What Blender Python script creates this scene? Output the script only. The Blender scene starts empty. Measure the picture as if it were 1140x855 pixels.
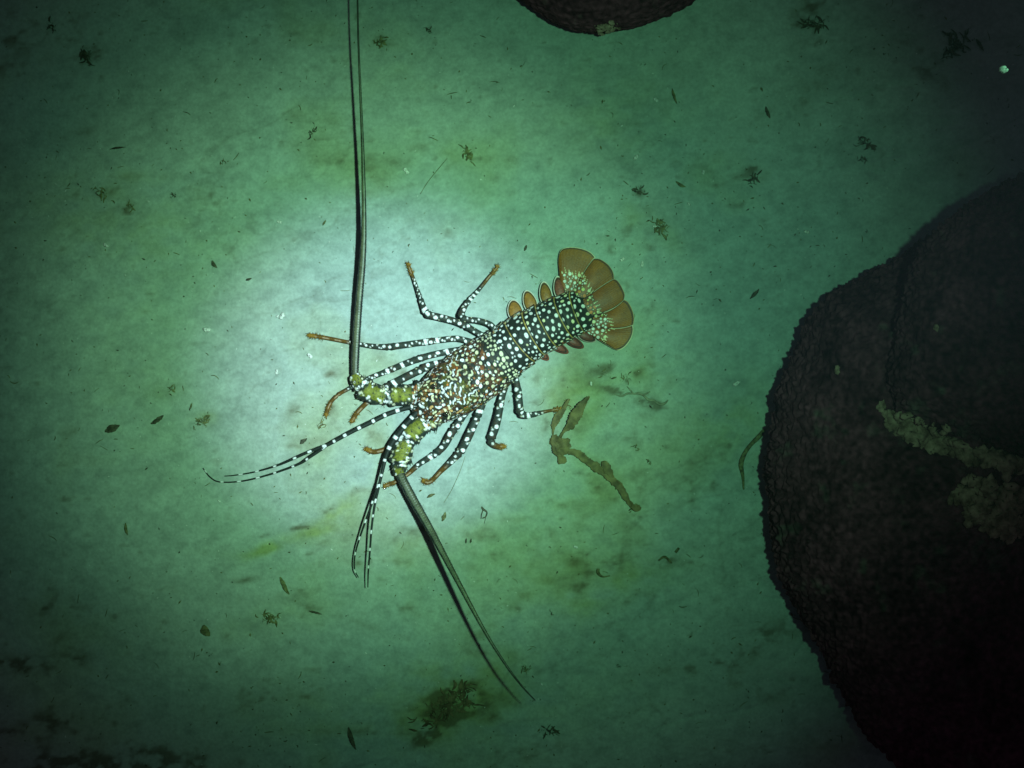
import bpy, math, random
import numpy as np
from mathutils import Vector
from mathutils.bvhtree import BVHTree
random.seed(7); RS = np.random.RandomState(11)
sc = bpy.context.scene
COL = sc.collection

# ------------------------------------------------------------------ camera, world, torch, exposure
HAZE = 0.0065        # density of the water's backscatter, per metre
H = 1.2            # camera height over the seabed (metres); 1000 photo pixels = 1 metre of seabed
cam = bpy.data.cameras.new('camera'); cam_o = bpy.data.objects.new('camera', cam); COL.objects.link(cam_o)
cam.sensor_width = 36; cam.lens = 36 * H / 1.14; cam.clip_start = 0.02; cam.clip_end = 100
cam_o.location = (0, 0, H); sc.camera = cam_o

w = bpy.data.worlds.new('World'); sc.world = w; w.use_nodes = True
bg = w.node_tree.nodes['Background']
bg.inputs['Color'].default_value = (0.82, 0.85, 1.15, 1)      # night water: a trace of blue ambient
bg.inputs['Strength'].default_value = 0.024

def torch_beam(name, aim, size, energy, color, rad):
    l = bpy.data.lights.new(name, 'SPOT'); l.energy = energy; l.color = color
    l.spot_size = math.radians(size); l.spot_blend = 1.0; l.shadow_soft_size = rad
    o = bpy.data.objects.new(name, l); COL.objects.link(o)
    o.location = (0.20, 0.045, H)
    d = Vector(aim) - Vector(o.location)
    o.rotation_euler = d.to_track_quat('-Z', 'Y').to_euler()
# the diver's torch: a hot core, the beam and the wide spill, all from the one lamp head
torch_beam('torch_core', (-0.135, 0.009, 0), 20.9, 86.5, (0.63, 0.71, 1.0), 0.020)
torch_beam('torch_beam', (-0.140, 0.026, 0), 37.1, 42.7, (0.47, 1.0, 0.57), 0.020)
torch_beam('torch_spill', (-0.040, 0.063, 0), 59.5, 20.5, (0.29, 1.0, 0.55), 0.020)

sc.view_settings.view_transform = 'Standard'; sc.view_settings.look = 'None'
sc.view_settings.exposure = 0.0; sc.view_settings.gamma = 1.0
try: sc.cycles.max_bounces = 4
except Exception: pass

# ------------------------------------------------------------------ helpers
def P(px, py, z=0.0):
    """point seen at photo pixel px,py standing z millimetres over the seabed (arrays allowed)"""
    z = np.asarray(z) * 0.001
    k = (H - z) / H * 0.001
    return np.stack(np.broadcast_arrays((px - 570) * k, (427.5 - py) * k, z), -1)

_lat = RS.rand(256, 256)
def noise2(x, y, seed=0):
    x = np.asarray(x) + seed * 17.3; y = np.asarray(y) + seed * 9.7
    xi = np.floor(x).astype(int); yi = np.floor(y).astype(int); fx = x - xi; fy = y - yi
    fx = fx*fx*fx*(fx*(fx*6-15)+10); fy = fy*fy*fy*(fy*(fy*6-15)+10)
    g = lambda a, b: _lat[a & 255, b & 255]
    return (g(xi, yi)*(1-fx) + g(xi+1, yi)*fx)*(1-fy) + (g(xi, yi+1)*(1-fx) + g(xi+1, yi+1)*fx)*fy
def fbm(x, y, octv=4, seed=0, gain=0.5):
    s = 0; a = 1; t = 0
    for i in range(octv):
        s = s + a*noise2(x*2**i, y*2**i, seed+i*3); t += a; a *= gain
    return s/t*2-1

_l3 = RS.rand(32, 32, 32)
def noise3(x, y, z, seed=0):
    x = x+seed*5.3; y = y+seed*3.1; z = z+0*x+seed*7.7; ix, iy, iz = (np.floor(v).astype(int) for v in (x, y, z)); fx, fy, fz = x-ix, y-iy, z-iz
    fx, fy, fz = (v*v*(3-2*v) for v in (fx, fy, fz)); g = lambda a, b, c: _l3[(ix+a) & 31, (iy+b) & 31, (iz+c) & 31]
    m = lambda c: (g(0,0,c)*(1-fx)+g(1,0,c)*fx)*(1-fy)+(g(0,1,c)*(1-fx)+g(1,1,c)*fx)*fy
    return m(0)*(1-fz)+m(1)*fz
def nt(m):
    m.use_nodes = True; return m.node_tree.nodes, m.node_tree.links, m.node_tree.nodes['Principled BSDF']
def mat_painted(name, rough=0.45, spec=0.5, grain=0.25, gscale=900, bump=0.3, coat=0.0, sss=0.0):
    """colour from the mesh's own 'Col' pattern, broken up by fine noise and relief"""
    m = bpy.data.materials.new(name); N, L, b = nt(m)
    a = N.new('ShaderNodeAttribute'); a.attribute_name = 'Col'
    tc = N.new('ShaderNodeTexCoord')
    n = N.new('ShaderNodeTexNoise'); n.inputs['Scale'].default_value = gscale; n.inputs['Detail'].default_value = 3
    L.new(tc.outputs['Object'], n.inputs['Vector'])
    mr = N.new('ShaderNodeMapRange'); mr.inputs['From Min'].default_value = 0.3; mr.inputs['From Max'].default_value = 0.7
    mr.inputs['To Min'].default_value = 1-grain; mr.inputs['To Max'].default_value = 1+grain
    L.new(n.outputs['Fac'], mr.inputs['Value'])
    mx = N.new('ShaderNodeVectorMath'); mx.operation = 'SCALE'
    L.new(a.outputs['Color'], mx.inputs[0]); L.new(mr.outputs['Result'], mx.inputs['Scale'])
    L.new(mx.outputs['Vector'], b.inputs['Base Color'])
    b.inputs['Roughness'].default_value = rough; b.inputs['Specular IOR Level'].default_value = spec
    b.inputs['Coat Weight'].default_value = coat
    bp = N.new('ShaderNodeBump'); bp.inputs['Strength'].default_value = bump; bp.inputs['Distance'].default_value = 0.0006
    L.new(n.outputs['Fac'], bp.inputs['Height']); L.new(bp.outputs['Normal'], b.inputs['Normal'])
    return m
def mat_noise(name, c1, c2, scale=200, rough=0.8, bump=0.5, dist=0.0008, spec=0.3):
    m = bpy.data.materials.new(name); N, L, b = nt(m)
    tc = N.new('ShaderNodeTexCoord')
    n = N.new('ShaderNodeTexNoise'); n.inputs['Scale'].default_value = scale; n.inputs['Detail'].default_value = 6
    L.new(tc.outputs['Object'], n.inputs['Vector'])
    r = N.new('ShaderNodeValToRGB'); r.color_ramp.elements[0].position = .35; r.color_ramp.elements[1].position = .65
    r.color_ramp.elements[0].color = (*c1, 1); r.color_ramp.elements[1].color = (*c2, 1)
    L.new(n.outputs['Fac'], r.inputs['Fac']); L.new(r.outputs['Color'], b.inputs['Base Color'])
    b.inputs['Roughness'].default_value = rough; b.inputs['Specular IOR Level'].default_value = spec
    bp = N.new('ShaderNodeBump'); bp.inputs['Strength'].default_value = bump; bp.inputs['Distance'].default_value = dist
    L.new(n.outputs['Fac'], bp.inputs['Height']); L.new(bp.outputs['Normal'], b.inputs['Normal'])
    return m

def link(name, me, mat, parent=None, **props):
    o = bpy.data.objects.new(name, me); COL.objects.link(o)
    if mat: me.materials.append(mat)
    if parent: o.parent = parent
    for k, v in props.items(): o[k] = v
    return o
def raw_mesh(name, V, F4=None, F3=None, cols=None, smooth=True):
    V = np.asarray(V, dtype=np.float32).reshape(-1, 3)
    me = bpy.data.meshes.new(name)
    parts = []; sizes = []
    if F4 is not None and len(F4): parts.append(np.asarray(F4, dtype=np.int32).ravel()); sizes.append(np.full(len(F4), 4))
    if F3 is not None and len(F3): parts.append(np.asarray(F3, dtype=np.int32).ravel()); sizes.append(np.full(len(F3), 3))
    loops = np.concatenate(parts); sizes = np.concatenate(sizes).astype(np.int32)
    me.vertices.add(len(V)); me.vertices.foreach_set('co', V.ravel())
    me.loops.add(len(loops)); me.loops.foreach_set('vertex_index', loops)
    me.polygons.add(len(sizes))
    me.polygons.foreach_set('loop_start', np.concatenate([[0], np.cumsum(sizes)[:-1]]).astype(np.int32))
    me.polygons.foreach_set('use_smooth', np.full(len(sizes), smooth))
    me.update(calc_edges=True)
    if cols is not None:
        c = np.ones((len(V), 4), np.float32); c[:, :3] = np.clip(np.asarray(cols).reshape(-1, 3), 0, 1)
        at = me.color_attributes.new('Col', 'FLOAT_COLOR', 'POINT'); at.data.foreach_set('color', c.ravel())
    return me
def grid_faces(R, C, closed=False):
    i = np.arange(R-1)[:, None]*C; j = np.arange(C if closed else C-1)[None, :]; j2 = (j+1) % C
    return np.stack([i+j, i+j2, i+C+j2, i+C+j], -1).reshape(-1, 4)
def grid_mesh(name, V, cols=None, closed=False, caps=False, flip=False):
    R, C = V.shape[:2]; F = grid_faces(R, C, closed)
    if flip: F = F[:, ::-1]
    F3 = None; Vf = V.reshape(-1, 3)
    if caps:
        Vf = np.concatenate([Vf, [V[0].mean(0), V[-1].mean(0)]]); a = np.arange(C); b = (a+1) % C
        F3 = np.concatenate([np.stack([b, a, np.full(C, R*C)], -1), np.stack([(R-1)*C+a, (R-1)*C+b, np.full(C, R*C+1)], -1)])
        if flip: F3 = F3[:, ::-1]
        if cols is not None: cols = np.concatenate([cols.reshape(-1, 3), [cols[0].mean(0), cols[-1].mean(0)]])
    return raw_mesh(name, Vf, F, F3, cols)
def join(*parts):
    """parts: (V, F4, F3, cols) -> one set"""
    Vs, A, B, Cs = [], [], [], []; n = 0
    for V, f4, f3, c in parts:
        V = np.asarray(V).reshape(-1, 3)
        if f4 is not None and len(f4): A.append(np.asarray(f4)+n)
        if f3 is not None and len(f3): B.append(np.asarray(f3)+n)
        Vs.append(V); Cs.append(np.broadcast_to(np.asarray(c, float).reshape(-1, 3), V.shape)); n += len(V)
    return np.concatenate(Vs), (np.concatenate(A) if A else None), (np.concatenate(B) if B else None), np.concatenate(Cs)

def spline(pts, step):
    """Catmull-Rom through rows of pts, resampled evenly by plan length. returns rows, arc length"""
    p = np.asarray(pts, float); p = np.vstack([2*p[0]-p[1], p, 2*p[-1]-p[-2]]); out = []
    for i in range(1, len(p)-2):
        t = np.linspace(0, 1, 24, endpoint=False)[:, None]
        a, b, c, d = p[i-1], p[i], p[i+1], p[i+2]
        out.append(0.5*((2*b)+(-a+c)*t+(2*a-5*b+4*c-d)*t*t+(-a+3*b-3*c+d)*t**3))
    out = np.vstack(out+[p[-2][None]])
    s = np.concatenate([[0], np.cumsum(np.hypot(*np.diff(out[:, :2], axis=0).T))])
    n = max(4, int(s[-1]/step)+1); q = np.linspace(0, s[-1], n)
    return np.stack([np.interp(q, s, out[:, k]) for k in range(out.shape[1])], -1), q

def sweep(pts, step=0.8, sides=18, flat=1.0, floor=0.2):
    """pts rows (px, py, z mm, radius px). returns V, s[R], ang[C], lat[R,C], radius[R], plan px, py"""
    q, s = spline(pts, step)
    t = np.gradient(q[:, :2], axis=0); t /= np.linalg.norm(t, axis=1)[:, None]+1e-9
    nrm = np.stack([-t[:, 1], t[:, 0]], -1)
    a = np.linspace(0, 2*math.pi, sides, endpoint=False)
    r = np.maximum(q[:, 3], .15)
    lat = r[:, None]*np.sin(a)[None]
    X = q[:, 0:1]+nrm[:, 0:1]*lat; Y = q[:, 1:2]+nrm[:, 1:2]*lat
    Z = np.maximum(q[:, 2:3]+r[:, None]*np.cos(a)[None]*flat, floor+0.0*lat)
    return P(X, Y, Z), s, a, lat, r, X, Y

WHITE = np.array((.82, .84, .80)); CREAM = np.array((.62, .60, .36)); PALEG = np.array((.46, .46, .30))
DARK = np.array((.015, .021, .016)); BROWN = np.array((.060, .028, .014)); RUST = np.array((.30, .095, .018)); OLIVE = np.array((.135, .135, .022))
AMBER = np.array((.28, .13, .03))
def spot(col, S, T, s0, t0, r, c, k=1.0, rot=0.0, soft=.5):
    """paint an ellipse at (s0,t0) on a grid; S is [R] rising"""
    i0, i1 = np.searchsorted(S, [s0-r*max(1, k)-1, s0+r*max(1, k)+1])
    if i1 <= i0: return
    ds = S[i0:i1, None]-s0; dt = T[i0:i1]-t0
    u = ds*math.cos(rot)+dt*math.sin(rot); v = -ds*math.sin(rot)+dt*math.cos(rot)
    d = np.sqrt((u/k)**2+v*v)
    f = np.clip((r-d)/soft+.5, 0, 1)[..., None]
    col[i0:i1] = col[i0:i1]*(1-f)+c*f
def stroke(col, S, T, pts, wd, c):
    pts = np.asarray(pts, float); lo = pts[:, 0].min()-wd-1; hi = pts[:, 0].max()+wd+1
    i0, i1 = np.searchsorted(S, [lo, hi])
    if i1 <= i0: return
    s = np.broadcast_to(S[i0:i1, None], T[i0:i1].shape); t = T[i0:i1]; d = np.full(s.shape, 1e9)
    for a, b in zip(pts[:-1], pts[1:]):
        v = b-a; L2 = (v@v)+1e-9; h = np.clip(((s-a[0])*v[0]+(t-a[1])*v[1])/L2, 0, 1)
        d = np.minimum(d, np.hypot(s-a[0]-h*v[0], t-a[1]-h*v[1]))
    f = np.clip((wd-d)/.5+.5, 0, 1)[..., None]
    col[i0:i1] = col[i0:i1]*(1-f)+c*f
def cone(base, direction, length, r, sides=5):
    """small spine: base and direction in metres"""
    d = Vector(direction).normalized(); x = d.orthogonal().normalized(); y = d.cross(x)
    ring = [Vector(base)+(x*math.cos(k*2*math.pi/sides)+y*math.sin(k*2*math.pi/sides))*r for k in range(sides)]
    V = [tuple(v) for v in ring]+[tuple(Vector(base)+d*length)]
    return np.array(V), None, np.array([[k, (k+1) % sides, sides] for k in range(sides)])

# ------------------------------------------------------------------ seabed
def axis_coords(lo, hi, step, far):
    c = list(np.arange(lo, hi+step/2, step)); s = step; x = hi; r = []
    while x < far: s *= 1.35; x += s; r.append(x)
    s = step; x = lo; l = []
    while x > -far: s *= 1.35; x -= s; l.append(x)
    return np.array(l[::-1]+c+r)
gx = axis_coords(-.66, .66, .0022, 4); gy = axis_coords(-.50, .50, .0022, 4)
GX, GY = np.meshgrid(gx, gy)
def seabed_z(x, y):
    inside = 1.0
    z = .0040*fbm(x*5+3, y*6+8, 3, 1) + .0012*fbm(x*22, y*34, 3, 2) + .00045*fbm(x*110, y*140, 3, 4)
    rid = 1-np.abs(fbm(x*8+y*3+1.3, y*20-x*6+4, 3, 9))        # thin irregular creases in the silt film
    z = z + .0005*np.abs(fbm(x*45+y*12, y*75-x*25, 3, 15)) - .0022*np.clip((rid-.90)/.10, 0, 1)*np.clip(fbm(x*4, y*4, 2, 21)*2+.3, 0, 1)
    calm = 1-.8*np.exp(-(((x+.07)/.28)**2+((y-.01)/.2)**2))      # flat where the lobster stands
    return z*calm - .0006
Zs = seabed_z(GX, GY)
PX = GX*1000+570; PY = 427.5-GY*1000
# stains: algal film in the silt (x, y, rx, ry, turn, strength) in photo pixels;  A = yellow-green film, B = dark brown detritus
stA = np.zeros_like(PX); stB = np.zeros_like(PX)
wob = 26*fbm(GX*16, GY*16, 4, 5); wob2 = 26*fbm(GX*16+40, GY*16, 4, 6)
def stain(A, x, y, rx, ry, deg, k):
    t = math.radians(deg); dx = PX+wob*min(1, ry/14)-x; dy = PY+wob2*min(1, ry/14)-y
    u = dx*math.cos(t)-dy*math.sin(t); v = dx*math.sin(t)+dy*math.cos(t)
    A += k*np.exp(-((u/rx)**2+(v/ry)**2))
for a in [(372,577,34,10,32,1.0),(330,603,52,7,16,.8),(300,612,60,5,5,.5),(130,240,120,50,-10,.35),(690,120,90,60,20,.3),(140,430,80,120,0,.2),
          (620,560,60,30,10,.3),(470,600,40,22,30,.35),(430,520,30,24,0,.35),(810,470,60,50,0,.45),(720,250,40,16,-30,.5),(640,650,120,50,15,.25),
          (560,770,160,50,0,.3),(420,60,60,60,0,.25),(500,780,60,34,0,.6),(700,430,60,18,20,.4),(300,690,50,20,10,.4),(200,300,90,60,0,.15),
          (640,455,30,40,30,.3),(655,520,60,16,-38,.25),(516,175,26,34,-30,.35),(225,468,16,10,0,.5),(190,435,18,10,0,.4),(680,660,70,22,20,.4),(360,810,90,40,0,.3)]:
    stain(stA, *a)
for a in [(500,785,30,17,25,1.1),(488,800,40,14,20,.6),(97,60,22,12,10,.45),(112,214,30,7,8,.5),(140,232,18,7,0,.4),(905,30,26,16,70,.5),(965,165,10,22,-20,.3),
          (712,213,6,7,0,.5),(838,198,9,10,0,.5),(423,46,12,7,20,.6),(475,32,7,6,0,.6),(700,445,34,5,-18,.8),(735,452,20,5,-30,.6),(703,424,16,4,40,.6),
          (675,412,16,5,10,.4),(120,850,120,22,3,.8),(60,800,90,12,2,.5),(30,740,70,9,4,.5),(100,690,90,18,0,.25),(860,700,60,16,0,.4),(790,730,70,12,10,.4),
          (840,760,60,20,-10,.35),(680,620,34,8,-5,.45),(740,622,14,6,30,.6),(655,645,20,6,60,.4),(310,780,60,12,10,.4),(240,660,70,8,-5,.2),
          (620,480,12,20,20,.5),(560,450,14,5,0,.25),(585,440,18,8,0,.3),(600,450,10,6,0,.4),(725,258,22,5,10,.5),(735,250,5,12,0,.4),(1040,60,60,14,-40,.4),
          (520,130,7,14,-35,.3),(330,590,40,3,12,.5),(370,566,34,3,32,.6),(290,640,60,4,5,.3),(225,470,7,6,0,.6),(80,150,30,10,20,.25),(330,700,22,8,0,.3),
          (390,690,60,6,-20,.25),(470,540,14,3,25,.2),(440,595,40,5,20,.3),(490,613,50,4,12,.25),(900,110,80,14,30,.25),(760,90,30,6,-60,.25),(20,40,90,60,0,.3)]:
    stain(stB, *a)
n1 = fbm(GX*7, GY*9, 5, 31); n2 = fbm(GX*40, GY*60, 4, 33); n3 = fbm(GX*4+9, GY*4, 3, 35); n4 = fbm(GX*70, GY*100, 3, 37)
stA = np.clip(stA*(.75+.9*n2)+np.clip(n1-.12, 0, 1)*.9, 0, 1)
n5 = fbm(GX*150, GY*210, 2, 39)
stB = np.clip(stB*np.clip(.55+2.4*n2+2.2*n4+1.6*n5, 0, 2.2)+np.clip(n1*.6+n2*.6+.35*n4-.27, 0, 1)*1.2+np.clip(n4-.48, 0, 1)*1.2, 0, 1)
rid1 = 1-np.abs(fbm(GX*7+.35*GY*7+3, GY*15-GX*5, 5, 71)); rid2 = 1-np.abs(fbm(GX*15+9, GY*26+GX*9, 4, 74))
msk = np.clip(fbm(GX*5, GY*5, 3, 77)*2.2+.25, 0, 1)
stB = np.clip(stB+.28*np.clip((rid1-.955)/.045, 0, 1)*msk+.22*np.clip((rid2-.95)/.05, 0, 1)*msk*np.clip(n2*2+.5, 0, 1), 0, 1)
base = np.array((.34, .40, .345)); filmA = np.array((.25, .30, .105)); detB = np.array((.07, .062, .030)); blu = np.array((.27, .37, .36))
col = base*np.ones(PX.shape+(1,))
f = np.clip(n3*.9+.35, 0, 1)[..., None]; col = col*(1-.6*f)+blu*.6*f
col = col*(1-.85*stA[..., None])+filmA*.85*stA[..., None]
col = col*(1-.8*stB[..., None])+detB*.8*stB[..., None]
col *= (1+.14*n2+.16*n4+.10*n1+.12*n5)[..., None]
m_sand = mat_painted('silt', rough=.95, spec=.15, grain=.10, gscale=300, bump=.8)
sea = link('seabed', grid_mesh('seabed', np.stack([GX, GY, Zs], -1), col), m_sand, kind='structure')

# ------------------------------------------------------------------ the lobster
EXtra = dict(group=None)
lob = bpy.data.objects.new('spiny_lobster', None); COL.objects.link(lob); lob.empty_display_size = .02
lob['label'] = 'dark spiny lobster with white spots and a brown tail fan crawling over pale silt'; lob['category'] = 'lobster'
m_shell = mat_painted('lobster_shell', rough=.55, spec=.16, grain=.26, gscale=700, bump=.45)
m_fan = mat_painted('tail_membrane', rough=.5, spec=.35, grain=.16, gscale=500, bump=.35)
m_whip = mat_painted('antenna_shell', rough=.42, spec=.5, grain=.2, gscale=1200, bump=.4)
m_hair = mat_noise('bristle_brown', (.30, .155, .02), (.48, .29, .05), 900, .8)
m_eye = mat_noise('eye_black', (.012, .008, .006), (.03, .018, .01), 400, .12, .05, spec=.8)

# body: carapace and abdomen, one continuous surface (rows: px, py, centre z, half width, height)
ax = [(656,341,8,15,4),(649,345,8.5,22,7),(640,348.5,10,25,11),(631,352,11,26,13.5),(616.5,359,12,27,15.5),(599.5,368,13,28,17),(585,376,13.5,29,18),(567.5,389,14,30,19),
      (545,405,14.5,33,22),(520,422,15,34,24),(500,436,15,32,23),(484,447,14.5,27.5,20),(472,455,14,21,15),(464,460,13,12,9),(461,462,12,4.5,4)]
q, S = spline(ax, .38)
tt = np.gradient(q[:, :2], axis=0); tt /= np.linalg.norm(tt, axis=1)[:, None]
nn = np.stack([-tt[:, 1], tt[:, 0]], -1)       # left of travel tail->head: with y down this is the photo's lower side for negative lat
ang = np.concatenate([np.linspace(-1.75, 1.75, 190), np.linspace(1.9, 2*math.pi-1.9, 18)])
hw = q[:, 3].copy(); hz = q[:, 4].copy()
def s_at(px, py): return S[np.argmin((q[:, 0]-px)**2+(q[:, 1]-py)**2)]
s_car = s_at(563, 392)
seg = sorted([s_at(642, 347), s_at(627.5, 354), s_at(608, 363.5), s_at(593, 371.5), s_at(578, 381), s_car])
for k in range(len(seg)-1):                                     # each ring of the tail flares to its rear edge
    a, b = seg[k], seg[k+1]; m = (S >= a) & (S < b); u = (S[m]-a)/(b-a)
    f = 1.035-.075*u**.8; hw[m] *= f; hz[m] *= f-.02*np.exp(-((u-.92)/.08)**2)
m = (S > s_car-.2) & (S < s_car+6); hz[m] *= 1.03; hw[m] *= 1.01     # rolled rear edge of the carapace
groove = s_car+60
hz *= 1-.08*np.exp(-((S-groove)/4)**2); hw *= 1-.03*np.exp(-((S-groove)/4)**2)
sa, ca = np.sin(ang), np.cos(ang)
pw = .9
lat = hw[:, None]*(np.sign(sa)*np.abs(sa)**pw)[None]
T = hw[:, None]*np.clip(ang, -1.75, 1.75)[None]*.86             # distance round the shell, px
side = np.where(ang > math.pi, 0, 1)
bump = np.zeros_like(lat); carm = np.clip((S-s_car-8)/10, 0, 1)[:, None]
bump += carm*(2.3*np.clip(fbm(S[:, None]/3.2, T/3.2, 2, 51), 0, 1)+.8*fbm(S[:, None]/9, T/9, 2, 52))
bump += (1-carm)*.35*fbm(S[:, None]/4, T/4, 2, 53)
bump *= np.clip(np.cos(ang)*2+.7, 0, 1)[None]
zc = q[:, 2:3]+np.where(ca[None] > 0, hz[:, None]*ca[None], .5*hz[:, None]*ca[None])+bump
# ridge down the front of the head between the eyes
X = q[:, 0:1]+nn[:, 0:1]*lat; Y = q[:, 1:2]+nn[:, 1:2]*lat
V = P(X, Y, np.maximum(zc, 1.5))
D = (S-s_car)[:, None]+0*T                                       # distance ahead of the carapace's rear edge
c = np.ones(T.shape+(3,))*DARK
g = np.clip(fbm(S[:, None]/7, T/7, 3, 60)*1.5+.3, 0, 1)[..., None]; cm = np.clip((D-14)/8, 0, 1)[..., None]
c = c*(1-.75*g*cm)+BROWN*1.3*.75*g*cm
g = np.clip(fbm(S[:, None]/5+9, T/5, 3, 61)*2-.35, 0, 1)[..., None]; c = c*(1-.75*g*cm)+RUST*.68*g*cm
g = np.clip(fbm(S[:, None]/8+9, T/8, 3, 62)*1.6+.6*np.exp(-((D-68)/14)**2)+.5*np.clip((D-95)/10, 0, 1)-.25, 0, 1)[..., None]; c = c*(1-.75*g*cm)+OLIVE*.75*.75*g*cm
def scatter(n, s0, s1, tmax, rmin, gap, store):
    out = []
    for _ in range(n):
        s = random.uniform(s0, s1); t = random.uniform(-tmax, tmax)
        if all((s-a)**2+(t-b)**2 > (gap+r_)**2*.25*4*.5 for a, b, r_ in store+out): out.append((s, t, rmin))
    return out
marks = []
def bow(t, hwx): return 4.0*(1-np.clip(t/hwx, -1, 1)**2)
# tail rings: big spots in a row, middling and small ones between them, a yellow line on each rear edge
bounds = [0]+seg
for k in range(len(bounds)-1):
    a, b = bounds[k], bounds[k+1]
    for r0, gap, n, tm in ((1.75, 7.2, 200, 37), (1.15, 4.6, 110, 38), (.75, 3.2, 80, 38)):
        for _ in range(n):
            s = random.uniform(a+2.6, b-.9); t = random.uniform(-tm, tm); s += 4*(1-min(1, (t/30)**2))-1.5
            if all(math.hypot(s-x, t-y) > gap*.5+rr*1.55 for x, y, rr in marks): marks.append((s, t, r0*random.uniform(.85, 1.15)))
for s, t, r0 in marks:
    if s < s_car-0.5: spot(c, S, T, s, t, r0+.35, DARK*.6); spot(c, S, T, s, t, r0, WHITE*random.uniform(.75, 1) if random.random() < .88 else CREAM, random.uniform(.9, 1.35), random.uniform(0, 3))
for k in range(1, len(seg)-0):
    a = seg[k-1]
    line = a+4.0*(1-np.clip(T/30, -1, 1)**2)-1.5
    f = np.clip((.75-np.abs(S[:, None]-line-.6))/.45, 0, 1)[..., None]*np.clip(.75+1.2*noise2(S[:, None]/3+k, T/3.5, 3)-.5, 0, 1)[..., None]; c = c*(1-f)+np.array((.36, .25, .055))*f
    f = np.clip((.8-np.abs(S[:, None]-line+.8))/.5, 0, 1)[..., None]; c = c*(1-f)+DARK*.3*f
for _ in range(260):                                               # tan and rust specks low on the flanks of the tail
    s = random.uniform(2, s_car); t = random.choice((-1, 1))*random.uniform(25, 37)
    if all(math.hypot(s-x, t-y) > .6+rr for x, y, rr in marks): spot(c, S, T, s, t, random.uniform(.5, .95), random.choice([CREAM, RUST*1.4, np.array((.4, .28, .12))]), 1.3, random.uniform(0, 3))
# carapace: speckled pale band, spotted middle, squiggles toward the head
car = []
L = S[-1]-s_car
def put(n, d0, d1, tm, r0, gap, cf, kmax=1.4):
    for _ in range(n):
        s = s_car+random.uniform(d0, d1); t = random.uniform(-tm, tm)
        if all(math.hypot(s-x, t-y) > gap*.5+rr*1.25 for x, y, rr in car):
            rr = r0*random.uniform(.75, 1.25); car.append((s, t, rr)); spot(c, S, T, s, t, rr, cf(), random.uniform(.9, kmax), random.uniform(0, 3))
put(120, 2, 13, 30, 1.5, 3.4, lambda: PALEG*random.uniform(.8, 1.5))
put(260, 1, 14, 46, .9, 2.5, lambda: random.choice([PALEG*1.4, WHITE*.9, CREAM]))
def squiggle(s, t, n, step, wd, cc, curl=.9):
    a = random.uniform(0, 6.3); pts = [(s, t)]; sg = random.choice((-1, 1))
    for m_ in range(n):
        if m_ % 3 == 0: sg = -sg
        a += sg*random.uniform(.1, curl); p = (pts[-1][0]+step*math.cos(a), pts[-1][1]+step*math.sin(a))
        if not free(p[0], p[1], 1.3): break
        pts.append(p)
    if len(pts) < 2: return
    if True: car.extend((p[0], p[1], wd) for p in pts)
    stroke(c, S, T, pts, wd+.4, DARK*.6)
    for q_ in range(len(pts)-1): stroke(c, S, T, pts[q_:q_+2], wd*random.uniform(.65, 1.25), cc)
def free(s, t, gap): return all(math.hypot(s-x, t-y) > gap+rr for x, y, rr in car)
for _ in range(90):
    s = s_car+random.uniform(50, 80); t = random.uniform(-20, 24)
    if free(s, t, 2.2): squiggle(s, t, random.randint(3, 8), 1.5, .75, random.choice([PALEG*1.2, CREAM*.8, WHITE*.8]), .9)
for _ in range(230):
    s = s_car+random.uniform(76, 122); t = random.uniform(-44, 44)
    if free(s, t, 2.1): squiggle(s, t, random.randint(1, 4), 1.5, random.uniform(.7, 1.25), WHITE*.92 if random.random() < .5 else (CREAM if random.random() < .7 else np.array((.55, .33, .12))), .6)
put(260, 16, 62, 50, 1.6, 5.6, lambda: random.choice([WHITE, WHITE, CREAM, PALEG*1.5]))
put(650, 14, 122, 54, .55, 2.0, lambda: random.choice([CREAM*.9, RUST*.7, RUST, PALEG, np.array((.36, .20, .05)), BROWN*2, WHITE*.8, OLIVE*1.5]))
put(420, 16, 122, 52, .8, 3.0, lambda: random.choice([WHITE, CREAM, RUST*1.6, PALEG*1.3, np.array((.5, .25, .08))]))
V, F4, F3, cc = V.reshape(-1, 3), grid_faces(*V.shape[:2], True), None, c.reshape(-1, 3)
R_, C_ = T.shape
# end caps
capv = np.stack([V[:C_].mean(0), V[-C_:].mean(0)]); a_ = np.arange(C_); b_ = (a_+1) % C_
capf = np.concatenate([np.stack([b_, a_, np.full(C_, R_*C_)], -1), np.stack([(R_-1)*C_+a_, (R_-1)*C_+b_, np.full(C_, R_*C_+1)], -1)])
parts = [(np.concatenate([V, capv]), F4, capf, np.concatenate([cc, cc[:2]]))]
Vg = V.reshape(R_, C_, 3)
hd = np.array([-.8, -.55, .45])                                   # spines lean toward the head
for _ in range(150):
    i = np.searchsorted(S, s_car+random.uniform(16, 122)); j = random.randint(22, 168); i = min(i, R_-2)
    b = Vg[i, j]; up = np.array([nn[i, 0]*sa[j]*.5, -nn[i, 1]*sa[j]*.5, 1.0])
    cv, _, cf = cone(b-up*.0004, hd*.9+up*.8, random.uniform(.0018, .0040), random.uniform(.0006, .0011))
    base_c = c[i, j]*.5+np.array((.20, .09, .03))*.5
    parts.append((cv, None, cf, np.vstack([np.tile(base_c, (5, 1)), [WHITE*.7]])))
Vb, A4, A3, Cb = join(*parts)
link('body', raw_mesh('body', Vb, A4[:, ::-1], A3, Cb), m_shell, lob)

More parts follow.
